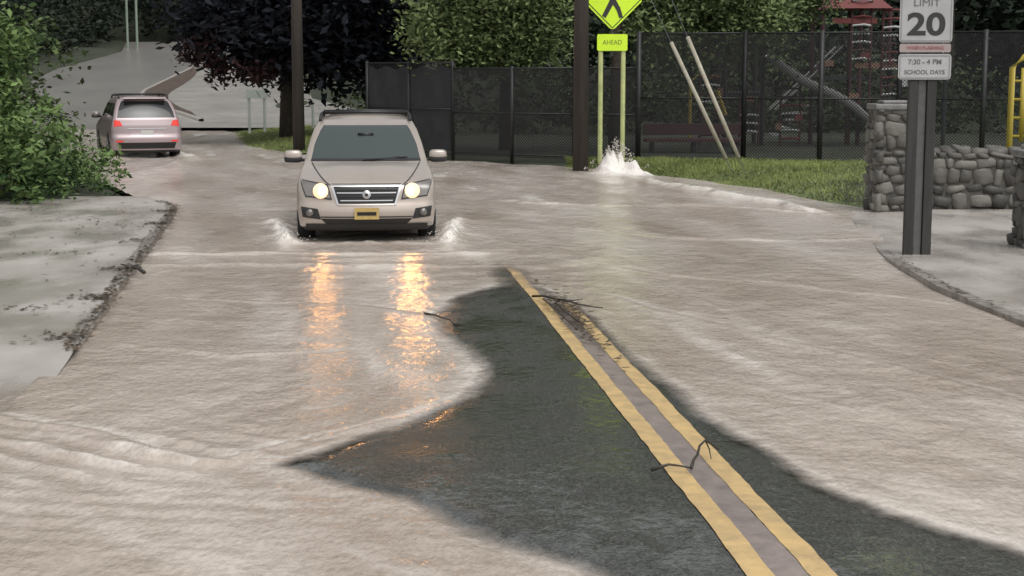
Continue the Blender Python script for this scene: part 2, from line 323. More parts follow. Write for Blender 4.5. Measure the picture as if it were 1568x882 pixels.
for side,y0,y1,nm in((-1,10.5,26.6,"kerb"),(1,5,18.6,"kerb")):
    b=B(); yy=np.arange(y0,y1,.9)
    for a in yy:
        c=a+.88; f=LX if side<0 else RX
        j=random.uniform(-.012,.008)
        xa,xb=float(f(a))+random.uniform(-.015,.015),float(f(c)); zt=.060+j
        if side<0: zt-= .06*float(1-ss(10.8,13.2,np.array(a)))
        else: zt-=.04*float(ss(16.8,18.6,np.array(a)))
        o=side*.02; w=side*.13
        vs=[(xa-o,a,-.15),(xb-o,c,-.15),(xb-o,c,zt),(xa-o,a,zt),(xa+w,a,-.15),(xb+w,c,-.15),(xb+w,c,zt),(xa+w,a,zt)]
        b.add(vs,[(0,1,2,3),(3,2,6,7),(4,7,6,5),(0,3,7,4),(1,5,6,2)])
    b.finish(nm,[m_kerb],bevel=.012)
m_deb=mat("wet_leaf_litter",(.02,.014,.009),.5,island=(.12,.08,.04))
def litter(name,n,fn,size=(.02,.07)):
    P=np.array([fn() for _ in range(n)]); s=RNG.uniform(size[0],size[1],n); a=RNG.uniform(0,6.28,n); t=RNG.uniform(-.4,.4,(n,2))
    V=[]; 
    for k,(cx,cy) in enumerate(((-1,-.4),(1,-.5),(1.2,.4),(-.8,.5))):
        V.append(np.stack([P[:,0]+s*(cx*np.cos(a)-cy*np.sin(a)),P[:,1]+s*(cx*np.sin(a)+cy*np.cos(a)),P[:,2]+s*(cx*t[:,0]+cy*t[:,1])*.5+.01],1))
    V=np.stack(V,1).reshape(-1,3); F=np.arange(4*n).reshape(-1,4)
    return np_mesh(name,V,F,[m_deb],attrs={"shade":RNG.uniform(0,.6,n)},dom='FACE')
def f1():
    k=random.random()
    if k<.50: y=random.uniform(12,26.5); x=float(LX(y))-.02+random.gauss(0,.05)
    elif k<.75: 
        y=random.choice([12.7,15.0,17.2,20.2,22.5,24.5])+random.gauss(0,.12); x=float(LX(y))-abs(random.gauss(.1,.16))
    elif k<.9:
        c=random.choice([(14.2,.9),(16.5,2.2),(18.8,1.1),(21,2.5),(23.1,1.3),(25,2.8),(19.6,2.9),(22,.6)]); y=c[0]+random.gauss(0,.16); x=float(LX(y))-c[1]+random.gauss(0,.35)
    else: y=random.uniform(12,26.5); x=float(LX(y))-random.uniform(.2,4)
    return (x,y,.055)
litter("leaf_litter",2100,f1,(.008,.036))
def f2():
    y=random.gauss(14.0,.9); return (float(CX(y))+random.gauss(.03,.07),y,.03)
litter("leaf_litter",420,f2,(.008,.035))
def f3():
    y=random.uniform(5,18.6); return (float(RX(y))+random.gauss(.08,.05),y,.06)
litter("leaf_litter",260,f3,(.008,.03))
m_bark_d=mat("dark_wet_bark",(.012,.010,.008),.5,noise=(.04,.03,.022),scale=20)
def branch(name,lines):
    b=B()
    for pts,r in lines:
        q_=[Vector(pts[0])]
        for p in pts[1:]:
            p=Vector(p); l=(p-q_[-1]).length; q_.append(q_[-1].lerp(p,.5)+Vector((random.uniform(-.07,.07)*l,random.uniform(-.07,.07)*l,random.uniform(0,.05)*l))); q_.append(p)
        b.tube(q_,[r*(1-.6*i/(len(q_)-1)) for i in range(len(q_))],6)
    return b.finish(name,[m_bark_d],smooth=True)
branch("fallen_branch",[([(.76,8.35,.05),(.86,8.38,.075),(.98,8.36,.06)],.010),([(.98,8.36,.06),(1.03,8.5,.10),(1.10,8.72,.13),(1.18,8.74,.07)],.010),([(1.10,8.72,.13),(1.12,8.6,.05)],.006),([(1.08,8.68,.13),(1.35,8.80,.10)],.003)])
branch("fallen_branch",[([(.20,15.1,.05),(.42,14.75,.07),(.62,14.5,.06),(.85,14.45,.03)],.013),([(.42,14.75,.07),(.5,14.0,.05),(.62,13.4,.04)],.011),([(.5,14.6,.07),(.68,14.9,.05)],.008),([(.3,14.9,.05),(.45,13.9,.05),(.55,13.1,.05)],.010)])
branch("fallen_branch",[([(-.80,14.2,.02),(-.62,13.8,.04),(-.5,13.4,.04),(-.43,13.1,.03)],.009),([(-.5,13.4,.04),(-.42,13.35,.05)],.016)])
branch("fallen_branch",[([(-3.95,16.7,.08),(-4.15,17.0,.1),(-4.15,17.3,.09)],.022),([(-4.2,17,.1),(-4.3,17.1,.12)],.015)])

# ---------------------------------------------------------------- foliage
def leaves(name,ells,n,size,mt,parent=None,clump=.35,nclump=None,flat=.5,gap=None,droop=0,bright=.28):
    ells=[tuple(e) for e in ells]; vol=np.array([e[3]*e[4]*e[5] for e in ells]); pr=vol/vol.sum()
    nclump=nclump or max(30,n//45)
    ei=RNG.choice(len(ells),nclump,p=pr); E=np.array(ells)[ei]
    d=RNG.normal(size=(nclump,3)); d/=np.linalg.norm(d,axis=1)[:,None]; rr=RNG.uniform(.35,1.05,nclump)[:,None]
    C=E[:,:3]+d*rr*E[:,3:6]
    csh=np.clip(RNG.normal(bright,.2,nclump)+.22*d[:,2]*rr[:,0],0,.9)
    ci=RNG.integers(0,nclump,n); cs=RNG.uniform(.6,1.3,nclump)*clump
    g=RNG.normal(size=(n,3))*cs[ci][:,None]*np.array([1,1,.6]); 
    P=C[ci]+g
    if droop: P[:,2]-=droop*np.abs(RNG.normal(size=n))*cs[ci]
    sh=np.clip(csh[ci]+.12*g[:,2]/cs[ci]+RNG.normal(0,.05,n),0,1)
    a=RNG.normal(size=(n,3)); a[:,2]*=.6; a/=np.linalg.norm(a,axis=1)[:,None]
    up=RNG.normal(size=(n,3)); up[:,2]+=flat*2; b=np.cross(a,up); b/=np.linalg.norm(b,axis=1)[:,None]+1e-9
    s=(RNG.uniform(.5,1.3,n)*size)[:,None]
    V=np.stack([P-a*s,P-b*s*.45+a*s*.1,P+a*s,P+b*s*.45+a*s*.1],1).reshape(-1,3)
    return np_mesh(name,V,np.arange(4*n).reshape(-1,4),[mt],parent=parent,attrs={"shade":sh},dom='FACE')
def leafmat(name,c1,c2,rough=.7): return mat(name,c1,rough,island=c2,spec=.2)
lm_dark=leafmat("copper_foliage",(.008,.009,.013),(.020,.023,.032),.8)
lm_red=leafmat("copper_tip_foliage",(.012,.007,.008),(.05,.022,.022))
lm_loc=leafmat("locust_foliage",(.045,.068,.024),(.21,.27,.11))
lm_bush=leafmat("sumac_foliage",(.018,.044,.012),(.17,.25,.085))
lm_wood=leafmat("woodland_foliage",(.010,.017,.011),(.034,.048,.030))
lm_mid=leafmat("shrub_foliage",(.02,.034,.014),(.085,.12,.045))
m_bark=mat("bark",(.03,.024,.018),.8,noise=(.08,.065,.05),scale=9,bump=.6,bscale=25)
def tree(name,base,h,r,ells,n,size,lm,**k):
    e=empty(name); b=B(); x,y,z=base
    b.tube([(x,y,z-.2),(x+.05,y,z+h*.35),(x-.05,y,z+h*.7),(x,y,z+h)],[r*1.25,r,r*.75,r*.4],10)
    for el in ells:
        for q in range(3):
            p0=Vector((x,y,z+h*random.uniform(.45,.9))); p1=Vector(el[:3])+Vector((random.uniform(-.6,.6)*el[3],random.uniform(-.6,.6)*el[4],random.uniform(-.4,.6)*el[5]))
            mid=p0.lerp(p1,.5)+Vector((0,0,.3)); b.tube([p0,mid,p1],[r*.4,r*.22,r*.06],6)
    b.finish("trunk",[m_bark],parent=e,smooth=True)
    leaves("crown",ells,n,size,lm,parent=e,**k); return e
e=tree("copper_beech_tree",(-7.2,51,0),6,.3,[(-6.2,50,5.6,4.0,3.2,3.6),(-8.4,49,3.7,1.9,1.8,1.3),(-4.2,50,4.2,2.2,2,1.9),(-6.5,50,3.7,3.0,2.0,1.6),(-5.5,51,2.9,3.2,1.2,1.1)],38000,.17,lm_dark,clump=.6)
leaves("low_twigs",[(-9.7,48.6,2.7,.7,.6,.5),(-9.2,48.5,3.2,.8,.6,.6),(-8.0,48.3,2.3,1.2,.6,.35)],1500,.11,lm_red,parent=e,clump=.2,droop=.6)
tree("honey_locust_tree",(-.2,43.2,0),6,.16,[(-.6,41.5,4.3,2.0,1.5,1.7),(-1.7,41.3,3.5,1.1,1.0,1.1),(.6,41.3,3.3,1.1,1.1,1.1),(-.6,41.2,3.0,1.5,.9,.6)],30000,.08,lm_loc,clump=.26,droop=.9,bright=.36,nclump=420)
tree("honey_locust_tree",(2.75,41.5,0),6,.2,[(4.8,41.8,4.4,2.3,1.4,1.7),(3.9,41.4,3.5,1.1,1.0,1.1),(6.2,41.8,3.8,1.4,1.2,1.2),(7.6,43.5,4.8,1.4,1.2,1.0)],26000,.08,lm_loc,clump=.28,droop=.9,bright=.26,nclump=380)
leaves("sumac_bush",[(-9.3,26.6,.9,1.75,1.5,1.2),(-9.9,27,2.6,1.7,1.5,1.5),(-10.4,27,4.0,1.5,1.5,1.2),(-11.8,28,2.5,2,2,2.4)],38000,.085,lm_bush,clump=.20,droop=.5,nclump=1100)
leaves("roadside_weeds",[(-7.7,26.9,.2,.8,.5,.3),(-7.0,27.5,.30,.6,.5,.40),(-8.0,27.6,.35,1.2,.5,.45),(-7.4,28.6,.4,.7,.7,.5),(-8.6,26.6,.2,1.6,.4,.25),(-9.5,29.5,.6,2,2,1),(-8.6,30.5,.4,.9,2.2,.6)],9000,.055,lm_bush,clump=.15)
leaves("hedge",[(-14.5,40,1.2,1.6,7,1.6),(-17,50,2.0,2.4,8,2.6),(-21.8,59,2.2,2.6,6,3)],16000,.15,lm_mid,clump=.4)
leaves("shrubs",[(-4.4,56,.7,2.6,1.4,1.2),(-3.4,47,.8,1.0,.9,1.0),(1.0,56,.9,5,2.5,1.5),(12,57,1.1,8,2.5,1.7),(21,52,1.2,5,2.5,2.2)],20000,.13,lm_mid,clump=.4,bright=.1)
wl_=[]
for i in range(60):
    y=random.uniform(64,88); x=random.uniform(-7,40); wl_.append((x,y,float(hill(y))+random.uniform(1.5,8),random.uniform(2.5,4),random.uniform(2,3),random.uniform(2,3.5)))
for i in range(24):
    y=random.uniform(60,120); x=-31-random.uniform(0,12) if y>75 else -26-random.uniform(0,10); wl_.append((x,y,float(hill(y))+random.uniform(1.5,7),3,3,3))
for i in range(12):
    y=78+i*4; wl_.append((-31.5-random.uniform(0,1.5),y,float(hill(y))+random.uniform(.8,2.0),2.2,2.6,2.0))
for i in range(26):
    y=random.uniform(131,138); x=random.uniform(-58,-2); wl_.append((x,y,float(hill(y))+random.uniform(0,6),4,3,3.2))
for i in range(22):
    x=-44+i*1.55; y=127.5+random.uniform(0,2); wl_.append((x,y,float(hill(y))+random.uniform(.8,5),2.6,1.5,2.6))
for i in range(14):
    y=random.uniform(98,126); x=random.uniform(-15.5,-4); wl_.append((x,y,float(hill(y))+random.uniform(2,8),3.2,3,3))
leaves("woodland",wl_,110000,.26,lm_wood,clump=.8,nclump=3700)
b=B()
for i in range(55):
    y=random.uniform(62,90); x=random.uniform(-6,40); r=random.uniform(.12,.28); z=float(hill(y)); b.tube([(x,y,z-.3),(x+random.uniform(-.3,.3),y,z+5),(x+random.uniform(-.6,.6),y,z+11)],[r,r*.8,r*.4],7)
for i in range(16):
    y=random.uniform(129,134); x=random.uniform(-48,-14); r=random.uniform(.2,.35); z=float(hill(y)); b.tube([(x,y,z-.3),(x,y,z+6),(x,y,z+13)],[r,r*.8,r*.5],7)
b.finish("woodland_trunks",[m_bark],smooth=True)

# grass verges ---------------------------------------------------
m_grass=mat("grass",(.06,.085,.03),.8,noise=(.15,.17,.08),scale=2)
lm_grass=leafmat("grass_blades",(.07,.10,.03),(.28,.32,.11))
def verge(name,lo,hi,z0,z1,blades):
    n=len(lo); R=[]
    for k in range(9):
        t=k/8; R.append([(l[0]*(1-t)+h[0]*t,l[1]*(1-t)+h[1]*t,z0+(z1-z0)*math.sin(t*math.pi/2)) for l,h in zip(lo,hi)])
    b=B(); b.grid(R); o=b.finish(name,[m_grass],smooth=True)
    A=np.array(R); nn=blades; i=8*RNG.uniform(0,1,nn)**.85; j=RNG.uniform(0,n-1,nn); i0=i.astype(int).clip(0,7); j0=j.astype(int).clip(0,n-2); fi=(i-i0)[:,None]; fj=(j-j0)[:,None]
    P=(A[i0,j0]*(1-fj)+A[i0,j0+1]*fj)*(1-fi)+(A[i0+1,j0]*(1-fj)+A[i0+1,j0+1]*fj)*fi
    pn=fbm(P[:,0]*1.2,P[:,1]*1.2,3,61)
    h=RNG.uniform(.03,.09,nn)*(1+1.5*pn); w=.010; a=RNG.uniform(0,3.14,nn); tl=RNG.normal(0,.05,(nn,2))
    V=np.stack([P+np.stack([w*np.cos(a),w*np.sin(a),0*h],1),P-np.stack([w*np.cos(a),w*np.sin(a),0*h],1),P+np.stack([tl[:,0],tl[:,1],h],1)],1).reshape(-1,3)
    np_mesh("blades",V,np.arange(3*nn).reshape(-1,3),[lm_grass],parent=o,attrs={"shade":np.clip(.35+1.2*pn+RNG.uniform(-.15,.25,nn),0,1)},dom='FACE')
verge("grass_verge",[(1.3,37.0),(2.6,34.9),(3.6,33.3),(4.5,30.8),(4.98,28.3),(5.8,26.0),(8,26)],[(1.3,37.6),(3,37.2),(4.5,36.8),(6,36.5),(7.5,36.2),(9.5,35.8),(13,35)],-.03,.18,30000)
verge("grass_verge",[(-5.9,43.2),(-8.1,47.5),(-9.6,55),(-10.5,59)],[(-3.8,43.8),(-4.5,48),(-5,55),(-6,60)],-.02,.25,16000)

# utility poles --------------------------------------------------
m_pole=mat("creosote_wood",(.028,.022,.018),.8,noise=(.06,.048,.04),scale=5,bump=.5,bscale=20,stretch=(1,1,.1))
def pole(name,x,y,r,h,arm=True):
    e=empty(name,(x,y,0)); b=B(); b.tube([(0,0,-.3),(0,0,h*.5),(0,0,h)],[r,r*.88,r*.7],14); b.finish("shaft",[m_pole],parent=e,smooth=True)
    b=B(); b.box((0,-r-.02,h-.8),(2.4,.1,.12))
    for k in(-1.05,-.5,.5,1.05): b.tube([(k,-r-.02,h-.74),(k,-r-.02,h-.55)],.04,8)
    b.finish("crossarm",[m_pole],parent=e); return e
pole("utility_pole",-5.96,44,.17,9.5); p2=pole("utility_pole",1.56,35.7,.185,9.5)
m_guy=mat("guy_wire_guard",(.42,.39,.30),.5,noise=(.30,.27,.21),scale=6); m_wire=mat("steel_cable",(.12,.12,.12),.4,metal=.8)
for (ax,ay,top) in((4.72,33.6,7.0),(4.9,32.9,8.4)):
    e=empty("guy_wire"); A=Vector((ax,ay,.1)); T=Vector((1.56,35.7,top)); 
    b=B(); b.tube([A,T],.008,6); b.finish("cable",[m_wire],parent=e)
    b=B(); b.tube([A.lerp(T,.04),A.lerp(T,.40 if top<8 else .345)],.045,8); b.finish("guard",[m_guy],parent=e,smooth=True)

# fences ---------------------------------------------------------
m_blk=mat("black_fence_steel",(.016,.016,.018),.5,metal=.2,noise=(.028,.028,.028)); m_scr=mat("windscreen_fabric",(.035,.037,.042),.8,noise=(.06,.062,.065),scale=3)
def fence(name,pts,h,cell=.075,w=.007,screen=None,post=.045):
    e=empty(name); P=B(); W=B(); S=B()
    for (a,c) in zip(pts[:-1],pts[1:]):
        a=Vector((*a,.12)); c=Vector((*c,.12)); L=(c-a).length; d=(c-a)/L; n=max(1,round(L/2.0)); nr=Vector((-d.y,d.x,0))
        for i in range(n+1): p=a+d*(L*i/n); P.tube([p-Vector((0,0,.3)),p+Vector((0,0,h+.05))],post,8)
        for z in(.08,h/2,h): P.tube([a+Vector((0,0,z)),c+Vector((0,0,z))],.022,6)
        k=-h
        while k<L:
            for s in(1,-1):
                u0=max(k,0); u1=min(k+h,L)
                if u1-u0>.01:
                    za=(u0-k); zb=(u1-k)
                    if s<0: za=h-za; zb=h-zb
                    p=a+d*u0+Vector((0,0,za)); q=a+d*u1+Vector((0,0,zb)); t=Vector((d.x,d.y,-s)).normalized()*w*.5
                    off=nr*(.004*s)
                    W.add([p-t+off,q-t+off,q+t+off,p+t+off],[(0,1,2,3)])
            k+=cell
        if screen:
            S.grid([[a+d*(L*i/24)+nr*(.04+.03*math.sin(i*1.1+j))+Vector((0,0,.12+(h-.2)*j/6-(.10*math.sin(i*.6)**2 if j==6 else 0))) for i in range(25)] for j in range(7)])
    P.finish("posts_and_rails",[m_blk],parent=e,smooth=True); W.finish("wire_mesh",[m_blk],parent=e)
    if screen: S.finish("windscreen",[m_scr],parent=e,smooth=True)
fence("chain_link_fence",[(-3.9,42.6),(-1.5,39.9)],2.35,screen=True,w=.01)
fence("chain_link_fence",[(-1.5,39.9),(1.5,38.0),(3.0,37.4)],2.2,w=.024)
fence("chain_link_fence",[(3.0,37.4),(5.4,36.7),(8.8,35.9),(16,34.2)],3.0,w=.016,post=.06)

# stone walls ----------------------------------------------------
m_st=mat("fieldstone",(.05,.047,.042),.6,island=(.18,.17,.15),bump=.7,bscale=9); m_mor=mat("mortar",(.06,.056,.05),.9,noise=(.10,.095,.085),scale=10)
m_cap=mat("bluestone_cap",(.12,.12,.12),.4,noise=(.21,.20,.19),scale=4)
SH=[]
def rock(b,c,s):
    n=8;m=6; vs=[];ph=[random.uniform(0,6) for _ in range(6)]; R_=Matrix.Rotation(random.uniform(-.22,.22),3,'Y' if s[1]<=s[0] else 'X')
    for i in range(m+1):
        th=math.pi*i/m
        for j in range(n):
            f=2*math.pi*j/n; k=1+.10*math.sin(2*f+ph[0])+.10*math.sin(3*th+ph[1]+f)
            v=[math.sin(th)*math.cos(f),math.sin(th)*math.sin(f),math.cos(th)]
            v=Vector([math.copysign(abs(a)**.42,a)*k*q for a,q in zip(v,s)]); v=R_@v; vs.append((c[0]+v[0],c[1]+v[1],c[2]+v[2]))
    b.add(vs,[(i*n+j,i*n+(j+1)%n,(i+1)*n+(j+1)%n,(i+1)*n+j) for i in range(m) for j in range(n)]); SH.extend([random.uniform(0,.65)]*(n*m))
def stonewall(name,c,d,cap=True,rz=0,top_rocks=False):
    e=empty(name,(c[0],c[1],0),rz); w,t,h=d
    b=B(); b.box((0,0,h/2-.1),(w-.03,t-.03,h+.14)); b.finish("mortar_core",[m_mor],parent=e)
    b=B(); SH.clear()
    for face in range(4):
        z=.02
        while z<h-.03:
            rh=random.uniform(.09,.26); rh=min(rh,h-z+.02); W=w if face<2 else t; x=-W/2-random.uniform(0,.1)
            while x<W/2:
                rw=random.uniform(.10,.42); rw=min(rw,W/2-x+.03); cx=x+rw/2; rr=rh*random.uniform(.75,1.15); zz=z+rh/2+random.uniform(-.02,.02)
                if rw>.05:
                    if face==0: p=(cx,-t/2+.04,zz); s=(rw*.5,.06,rr*.5)
                    elif face==1: p=(cx,t/2-.04,zz); s=(rw*.5,.06,rr*.5)
                    elif face==2: p=(-w/2+.04,cx,zz); s=(.06,rw*.5,rr*.5)
                    else: p=(w/2-.04,cx,zz); s=(.06,rw*.5,rr*.5)
                    rock(b,p,s)
                x+=rw
            z+=rh
    if top_rocks:
        x=-w/2
        while x<w/2:
            rw=random.uniform(.2,.4); rock(b,(x+rw/2,random.uniform(-.05,.05),h+random.uniform(0,.05)),(rw*.5,t*.45,.09)); x+=rw
    o=b.finish("stones",[m_st],parent=e,smooth=True)
    at=o.data.attributes.new("shade",'FLOAT','FACE'); at.data.foreach_set("value",SH)
    if cap:
        b=B(); b.box((0,0,h+.05),(w+.1,t+.1,.09)); b.box((0,0,h+.12),(w*.7,t*.7,.06)); b.finish("cap",[m_cap],parent=e,bevel=.02)
stonewall("stone_pillar",(6.12,25.3),(.62,.6,1.62))
stonewall("stone_wall",(8.0,25.6),(3.2,.42,.9),cap=False,top_rocks=True)
stonewall("stone_pillar",(6.70,19.6),(.62,.6,1.15))

# signs ----------------------------------------------------------
m_white=mat("sign_white",(.44,.44,.44),.45,noise=(.35,.35,.35),scale=3); m_black=mat("sign_black",(.03,.03,.03),.5)
m_fyg=mat("fluorescent_yellow_green",(.62,.86,.03),.45,noise=(.55,.78,.04),scale=3,emit=(.5,.8,.02),estr=.12)
m_postg=mat("weathered_timber_post",(.018,.017,.016),.7,noise=(.042,.04,.037),scale=6,bump=.3,stretch=(1,1,.15)); m_postl=mat("galvanised_channel",(.13,.13,.13),.5,metal=.3,noise=(.09,.09,.09))
m_redtx=mat("faded_red",(.30,.10,.09),.5); m_py=mat("post_reflector_yellow",(.58,.62,.26),.5,noise=(.40,.43,.2),scale=4)
def text(body,size,loc,mt,parent,bold=.0,sx=1):
    c=bpy.data.curves.new("t",'FONT'); c.body=body; c.size=size; c.align_x='CENTER'; c.align_y='CENTER'; c.extrude=.001; c.offset=bold; c.fill_mode='BOTH'
    o=bpy.data.objects.new("t",c); COL.objects.link(o); dg=bpy.context.evaluated_depsgraph_get()
    me=bpy.data.meshes.new_from_object(o.evaluated_get(dg)); bpy.data.objects.remove(o)
    o=bpy.data.objects.new("lettering_"+body.lower().replace(" ","_"),me); me.materials.clear(); me.materials.append(mt)
    COL.objects.link(o); o.parent=parent; o.location=loc; o.rotation_euler=(math.pi/2,0,0); o.scale=(sx,1,1); return o
def plate(b,cx,cz,w,h,y,mi,r=.04,t=.006,dia=False):
    pts=[]
    if dia:
        base=[(0,-h/2),(w/2,0),(0,h/2),(-w/2,0)]
        for i in range(4):
            p=Vector(base[i]);a=Vector(base[i-1]);c=Vector(base[(i+1)%4]); pts.append(p+(a-p).normalized()*r); pts.append(p+((a-p).normalized()+(c-p).normalized())*r*.33); pts.append(p+(c-p).normalized()*r)
    else:
        for (sx,sz,a0) in((1,-1,-90),(1,1,0),(-1,1,90),(-1,-1,180)):
            for k in range(5):
                a=math.radians(a0+k*22.5); pts.append((sx*(w/2-r)+r*math.cos(a),sz*(h/2-r)+r*math.sin(a)))
    n=len(pts); vs=[(cx+p[0],y,cz+p[1]) for p in pts]+[(cx+p[0],y+t,cz+p[1]) for p in pts]
    b.add(vs,[tuple(range(n)),tuple(range(n,2*n))[::-1]]+[(i,i+n,(i+1)%n+n,(i+1)%n) for i in range(n)],mi)
s=empty("school_speed_limit_sign",(4.90,18.85,0),math.radians(-3))
b=B(); b.box((-.115,0,1.7),(.11,.10,3.5),0); b.box((.10,0,1.7),(.11,.10,3.5),0); b.box((-.008,.01,1.7),(.10,.05,3.4),1)
b.finish("posts",[m_postg,m_postl],parent=s,bevel=.008)
b=B(); plate(b,0,2.94,.62,.76,-.07,0); plate(b,0,2.275,.62,.30,-.07,0); plate(b,0,2.495,.60,.10,-.066,2,r=.02); plate(b,0,3.52,.62,.34,-.07,1)
for (cx,cz,w_,h_,bw) in((0,2.94,.58,.72,.010),(0,2.275,.58,.26,.008)):
    b.box((cx,-.073,cz+h_/2),(w_,.004,bw),3); b.box((cx,-.073,cz-h_/2),(w_,.004,bw),3); b.box((cx-w_/2,-.073,cz),(bw,.004,h_-bw),3); b.box((cx+w_/2,-.073,cz),(bw,.004,h_-bw),3)
b.finish("panels",[m_white,m_fyg,mat("faded_pink_panel",(.34,.28,.27),.5),mat("sign_border",(.24,.24,.24),.5)],parent=s)
text("20",.36,(0,-.073,2.76),m_black,s,.010,1.25); text("SPEED",.13,(0,-.073,3.18),m_black,s,.002); text("LIMIT",.12,(0,-.073,3.02),mat("worn_lettering",(.12,.12,.12),.5),s,.0,1.1)
text("WHEN FLASHING",.055,(0,-.069,2.495),m_redtx,s,.001,1.0); mwl=bpy.data.materials["worn_lettering"]; text("7:30 - 4 PM",.085,(0,-.073,2.33),mwl,s,.001); text("SCHOOL DAYS",.07,(0,-.073,2.21),mwl,s,.001)
s=empty("pedestrian_crossing_sign",(2.31,36.6,0))
b=B(); b.tube([(-.26,0,-.1),(-.26,0,2.72)],.055,8,0); b.tube([(.26,0,-.1),(.26,0,2.72)],.055,8,0); b.tube([(0,.06,2.6),(0,.06,4.3)],.04,8,1); b.box((0,.05,2.72),(.62,.04,.06),1)
b.finish("posts",[m_py,m_postl],parent=s,smooth=False)
b=B(); plate(b,0,3.88,1.44,1.44,-.07,0,r=.09,dia=True); plate(b,0,2.90,.70,.38,-.07,0,r=.04)
for i in range(4):
    cs_=[(0,-.65),(.65,0),(0,.65),(-.65,0)]; p=Vector(cs_[i]);q_=Vector(cs_[(i+1)%4]); d=(q_-p).normalized(); nn_=Vector((-d.y,d.x))*.011; yb=-.072-.0005*i
    b.add([(v.x,yb,3.88+v.y) for v in (p+nn_,p-nn_,q_-nn_,q_+nn_)],[(0,1,2,3)],1)
b.finish("panels",[m_fyg,m_black],parent=s)
b=B()
def limb(p,q,w0,w1):
    p=Vector(p);q=Vector(q);d=(q-p).normalized();n=Vector((-d.y,d.x)); a=[p+n*w0,p-n*w0,q-n*w1,q+n*w1]; b.add([(v.x,-.0755-limb.k,v.y) for v in a],[(0,1,2,3)]); limb.k+=.0006
limb.k=0
limb((0,4.18),(0,3.85),.10,.075); limb((.01,3.88),(-.20,3.48),.06,.05); limb((0,3.88),(.13,3.66),.06,.05); limb((.12,3.70),(.20,3.46),.05,.045); limb((-.05,4.12),(-.22,3.92),.04,.035); limb((.05,4.12),(.2,3.95),.04,.035)
b.add([(0.02+.085*math.cos(t),-.0765-limb.k,4.33+.085*math.sin(t)) for t in [k*math.pi/8 for k in range(16)]],[tuple(range(16))])
b.finish("walking_figure",[m_black],parent=s)
text("AHEAD",.15,(0,-.073,2.90),mat("faded_lettering",(.16,.2,.03),.5),s,.0,.9)
s=empty("street_sign",(-28,117,4.1)); b=B(); b.tube([(-.35,0,-.3),(-.35,0,5)],.09,8); b.tube([(.35,0,-.3),(.35,0,5)],.09,8); plate(b,0,4.6,1.5,.9,-.12,0); b.finish("posts_and_panel",[mat("pale_green_steel",(.22,.27,.21),.5)],parent=s)
s=empty("marker_posts",(-8.6,57,0)); b=B()
for x,h in((-.9,1.6),(-.35,1.9),(1.4,1.1)): b.tube([(x,0,-.1),(x,0,h)],.05,8)
b.box((-.6,-.06,1.45),(.8,.03,.3)); b.finish("posts",[mat("white_posts",(.45,.5,.45),.5)],parent=s)

# driveway and planted median -------------------------------------
m_dr=mat("pale_wet_driveway",(.30,.285,.265),.25,noise=(.42,.40,.37),scale=.5)
yy=np.linspace(60.5,100,50); uu=np.linspace(0,1,14); U,Yg=np.meshgrid(uu,yy); Xa=np.interp(yy,[60,72,100],[-12.9,-17.6,-18.6])[:,None]; Xb=np.interp(yy,[60,66,75,100],[-3.0,-5.0,-9.5,-13.5])[:,None]
Xg=Xa+(Xb-Xa)*U; Zg=hill(Yg)+.12
np_mesh("driveway",np.stack([Xg,Yg,Zg],-1).reshape(-1,3),gridfaces(*Xg.shape),[m_dr],smooth=True)
def rxs(y): return sum(float(RX(y+k)) for k in(-5,-3,-1,1,3,5))/6
b=B(); R=[]
for y in np.linspace(64,112,60):
    x=rxs(y); z=float(hill(y)); R.append([(x-.22,y,z+.05),(x-.2,y,z+.22),(x+.0,y,z+.24),(x+.02,y,z+.05)])
b.grid(R); b.finish("kerb",[mat("pale_kerb",(.36,.33,.30),.5,noise=(.28,.26,.23))],smooth=True)
b=B(); R=[]
for i,y in enumerate(np.linspace(66,94,60)):
    x=rxs(y); z=float(hill(y)); wv=math.sin(math.pi*i/59)**.5; R.append([(x+.03,y,z+.21),(x+.6*wv+.02,y,z+.28+random.uniform(0,.03)),(x+1.2*wv+.04,y,z+.13)])
b.grid(R); b.finish("planting_strip",[mat("bark_mulch",(.045,.032,.024),.8,noise=(.09,.062,.045),scale=1.5)],smooth=True)

# playground -----------------------------------------------------
pg=empty("playground_structure",(0,0,.1))
mr=mat("playground_red",(.13,.025,.022),.5); my=mat("playground_yellow",(.36,.28,.05),.5); mo=mat("playground_orange",(.20,.11,.07),.5); mw=mat("playground_pale_plastic",(.42,.43,.42),.5); mg=mat("playground_dark_steel",(.03,.03,.035),.4,metal=.3); mb=mat("playground_maroon",(.06,.022,.025),.5)
PM=[mr,my,mo,mw,mg,mb]
b=B(); Yp=46
for x in(6.2,7.3,9.0,10.1,11.3,12.6):
    for dy in(0,1.5): b.tube([(x,Yp+dy,-.2),(x,Yp+dy,4.0)],.065,8,4 if x<9 or x>12 else 5)
b.box((9.7,Yp+.75,1.95),(1.5,1.5,.1),4); b.box((11.9,Yp+.75,2.25),(1.6,1.5,.12),2); b.box((6.75,Yp+.75,1.5),(1.3,1.5,.1),4)
b.box((11.2,Yp-.06,2.32),(2.5,.05,.16),2)
for i in range(8): b.box((8.0+.24*i,Yp+1.9,.25+.22*i),(.30,.9,.05),3)
b.tube([(7.9,Yp+1.4,1.0),(9.9,Yp+1.4,2.9)],.04,6,3); b.tube([(7.9,Yp+2.4,1.0),(9.9,Yp+2.4,2.9)],.04,6,3)
for i in range(7): b.tube([(11.3+.2*i,Yp-.05,2.4),(11.3+.2*i,Yp-.05,3.2)],.022,6,3)
b.finish("frames_and_decks",PM,parent=pg)
b=B()
